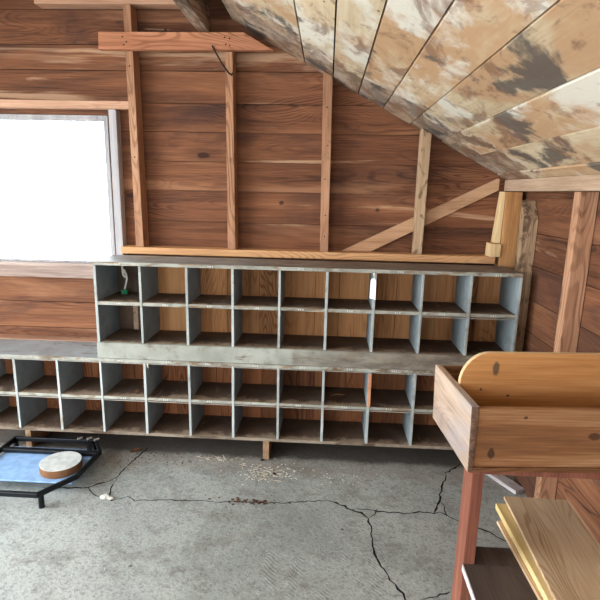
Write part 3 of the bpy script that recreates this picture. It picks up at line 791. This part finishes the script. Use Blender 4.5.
st = empty('stand', (0.75, 1.2, 0), 'red brown wooden stand with low shelf under the carrier box', 'stand')
ox, oy = -0.75, -1.2
def sp(nm, x0, x1, y0, y1, z0, z1, m, bev=0.002):
    b = MB(); b.box(x0+ox, x1+ox, y0+oy, y1+oy, z0, z1, 0, 0.0006)
    return b.build(nm, m, st, bev)
for x in (0.451, 0.96):
    sp('leg', x, x+0.034, 1.36, 1.445, 0, 0.766, m_red)
    sp('leg', x, x+0.034, 0.62, 0.70, 0, 0.423, m_red)
sp('top_board', 0.43, 0.99, 1.33, 1.60, 0.767, 0.7875, m_red)
sp('shelf', 0.451, 0.994, 0.636, 1.359, 0.424, 0.443, m_shelfdark)
sp('shelf', 0.486, 0.959, 1.36, 1.445, 0.424, 0.443, m_shelfdark)
e = MB(); e.box(0.447+ox, 0.4508+ox, 0.64+oy, 1.356+oy, 0.422, 0.444, 0)
e.build('edge_strip', m_lath, st, 0.001)  # pale strip: light on the shelf's left edge, put into the colour

# loose boards lying on the stand's shelf
GB = 'boards stacked on the stand shelf'
def lb(m, cx, yb, L, wd, z0, z1, rz, label):
    b = MB(); b.box(0, wd, -L, 0, 0, z1-z0, 0, 0.0012)
    return tag(b.build('loose_board', m, None, 0.002, (cx, yb, z0), (0, 0, rz)), label, 'board', GB)
lb(m_boardtop, 0.618, 1.565, 0.62, 0.26, 0.4440, 0.4550, 0.02, 'thin bottom board of the stack on the stand shelf')
lb(m_boardyel, 0.633, 1.632, 0.60, 0.25, 0.4565, 0.4800, 0.0, 'thick yellow-edged board in the middle of the stack on the shelf')
lb(m_boardtop, 0.667, 1.655, 0.60, 0.22, 0.4815, 0.4950, -0.045, 'topmost tan board of the stack on the stand shelf')

# pale lath on the floor behind the stand
b = MB(); b.box(-0.14, 0.14, -0.034, 0.034, 0, 0.022, 0, 0.001)
tag(b.build('floor_lath', m_lath, None, 0.002, (1.008, 2.58, 0.0005), (0, 0, math.radians(-62))), 'short pale board lying on the floor by the right wall', 'board')

# ------------------------------------------------------------------ black rack at the left
rk = empty('black_rack', (-1.5, 2.40, 0), 'low black metal rack on the floor below the cabinet\'s left end', 'rack')
ox, oy = 1.5, -2.40
def rbar(nm, p, q, r=0.016):
    b = MB(); b.tube([(p[0]+ox, p[1]+oy, p[2]), (q[0]+ox, q[1]+oy, q[2])], r, 10)
    return b.build(nm, m_black, rk)
Zr = 0.085
fr = MB()
ring = [(-1.80, 2.63), (-1.315, 2.64), (-1.238, 2.52), (-1.25, 2.27), (-1.36, 2.10), (-1.80, 2.10), (-1.80, 2.63)]
for p, q in zip(ring, ring[1:]):
    d = (Vector(q)-Vector(p)).normalized(); nn = Vector((-d.y, d.x))*0.009
    P = [Vector(p)-d*0.007+nn, Vector(q)+d*0.007+nn, Vector(p)-d*0.007-nn, Vector(q)+d*0.007-nn]
    fr.hexa([(v.x+ox, v.y+oy, Zr-0.012) for v in P]+[(v.x+ox, v.y+oy, Zr+0.014) for v in P])
fr.build('frame', m_black, rk, 0.004)
b = MB(); b.box(-1.79+ox, -1.24+ox, 2.492+oy, 2.522+oy, Zr-0.011, Zr+0.012); b.build('crossbar', m_black, rk, 0.004)
b = MB(); b.hexa([(xx+ox, yy+oy, Zr+dz) for dz in (-0.011, 0.012) for xx, yy in ((-1.315, 2.522), (-1.285, 2.522), (-1.365, 2.63), (-1.335, 2.63))])
b.build('crossbar', m_black, rk, 0.003)
b = MB(); b.box(-1.79+ox, -1.262+ox, 2.24+oy, 2.575+oy, 0.060, 0.068)
o = b.build('tray', m_blue, rk, 0.002); o['label'] = 'pale blue plastic tray'
for x, y in ((-1.785, 2.61), (-1.312, 2.622), (-1.785, 2.12), (-1.36, 2.13)):
    rbar('foot', (x, y, 0.0), (x, y, 0.075), 0.014)
for x, y in ((-1.42, 2.645), (-1.365, 2.648), (-1.318, 2.64)):
    b = MB(); b.tube([(x+ox, y+oy-0.02, Zr+0.019), (x+ox+0.02, y+oy+0.0, Zr+0.021)], 0.006, 8); b.build('bolt', m_rail, rk)
b = MB(); b.disc((0, 0), 0.105, 0.0, 0.045)
tag(b.build('wooden_disc', [m_discside, m_disctop], None, 0.004, (-1.382, 2.368, 0.0685)), 'round pale-topped brown wooden disc resting in the black rack', 'disc')

# ------------------------------------------------------------------ crumbs on the floor
def scatter(name, m, n, cx, cy, sx, sy, r0, r1, label, cat, flat=0.4, stick=0.0):
    b = MB()
    for _ in range(n):
        x, y = random.gauss(cx, sx), random.gauss(cy, sy)
        r = random.uniform(r0, r1)
        if random.random() < stick:
            a = random.uniform(0, 6.28); L = r*random.uniform(4, 9)
            b.tube([(x, y, 0.002), (x+L*math.cos(a), y+L*math.sin(a), 0.003)], r*0.35, 5)
        else:
            b.box(x-r, x+r, y-r*0.6, y+r*0.6, 0.0002, 0.0002+r*flat, 0, r*0.4)
    return tag(b.build(name, m), label, cat, None, 'stuff')
scatter('straw_litter', m_straw, 260, -0.30, 2.54, 0.08, 0.045, 0.0014, 0.0048, 'pale straw and flakes on the floor before the wood block foot', 'litter', 0.4, 0.2)
scatter('red_crumbs', m_rustred, 70, -0.36, 2.262, 0.07, 0.012, 0.002, 0.007, 'red brown crumbs lying along the floor crack', 'litter')
scatter('straw_litter', m_straw, 60, -0.62, 2.655, 0.06, 0.012, 0.0015, 0.005, 'thin straw on floor left of the wood block foot', 'litter', 0.4, 0.6)
scatter('dirt_litter', m_rustred, 110, -1.0, 2.62, 0.14, 0.05, 0.0015, 0.005, 'brown dirt on floor before the left cubbies', 'litter')
scatter('dirt_litter', m_straw, 60, 0.12, 2.53, 0.10, 0.06, 0.0015, 0.004, 'sparse pale specks on floor right of the wood block foot', 'litter')
def stone(x, y, r, m, label, sc=(1.3, 0.9, 0.6)):
    b = MB(); b.lump((0, 0, r*sc[2]*0.8), r, sc, 0, 0.18)
    return tag(b.build('stone', m, None, 0, (x, y, 0.0)), label, 'stone')
stone(-1.085, 2.225, 0.020, m_stone, 'pale crumbly stone lying by the floor crack at left')
stone(-1.055, 2.222, 0.012, m_stone, 'small pale stone chip touching the crumbly stone')
stone(-0.249, 2.525, 0.009, m_darkstone, 'small dark stone on floor before the wood block foot')
stone(-0.335, 2.665, 0.010, m_darkstone, 'dark crumb at the base of the wood block foot')
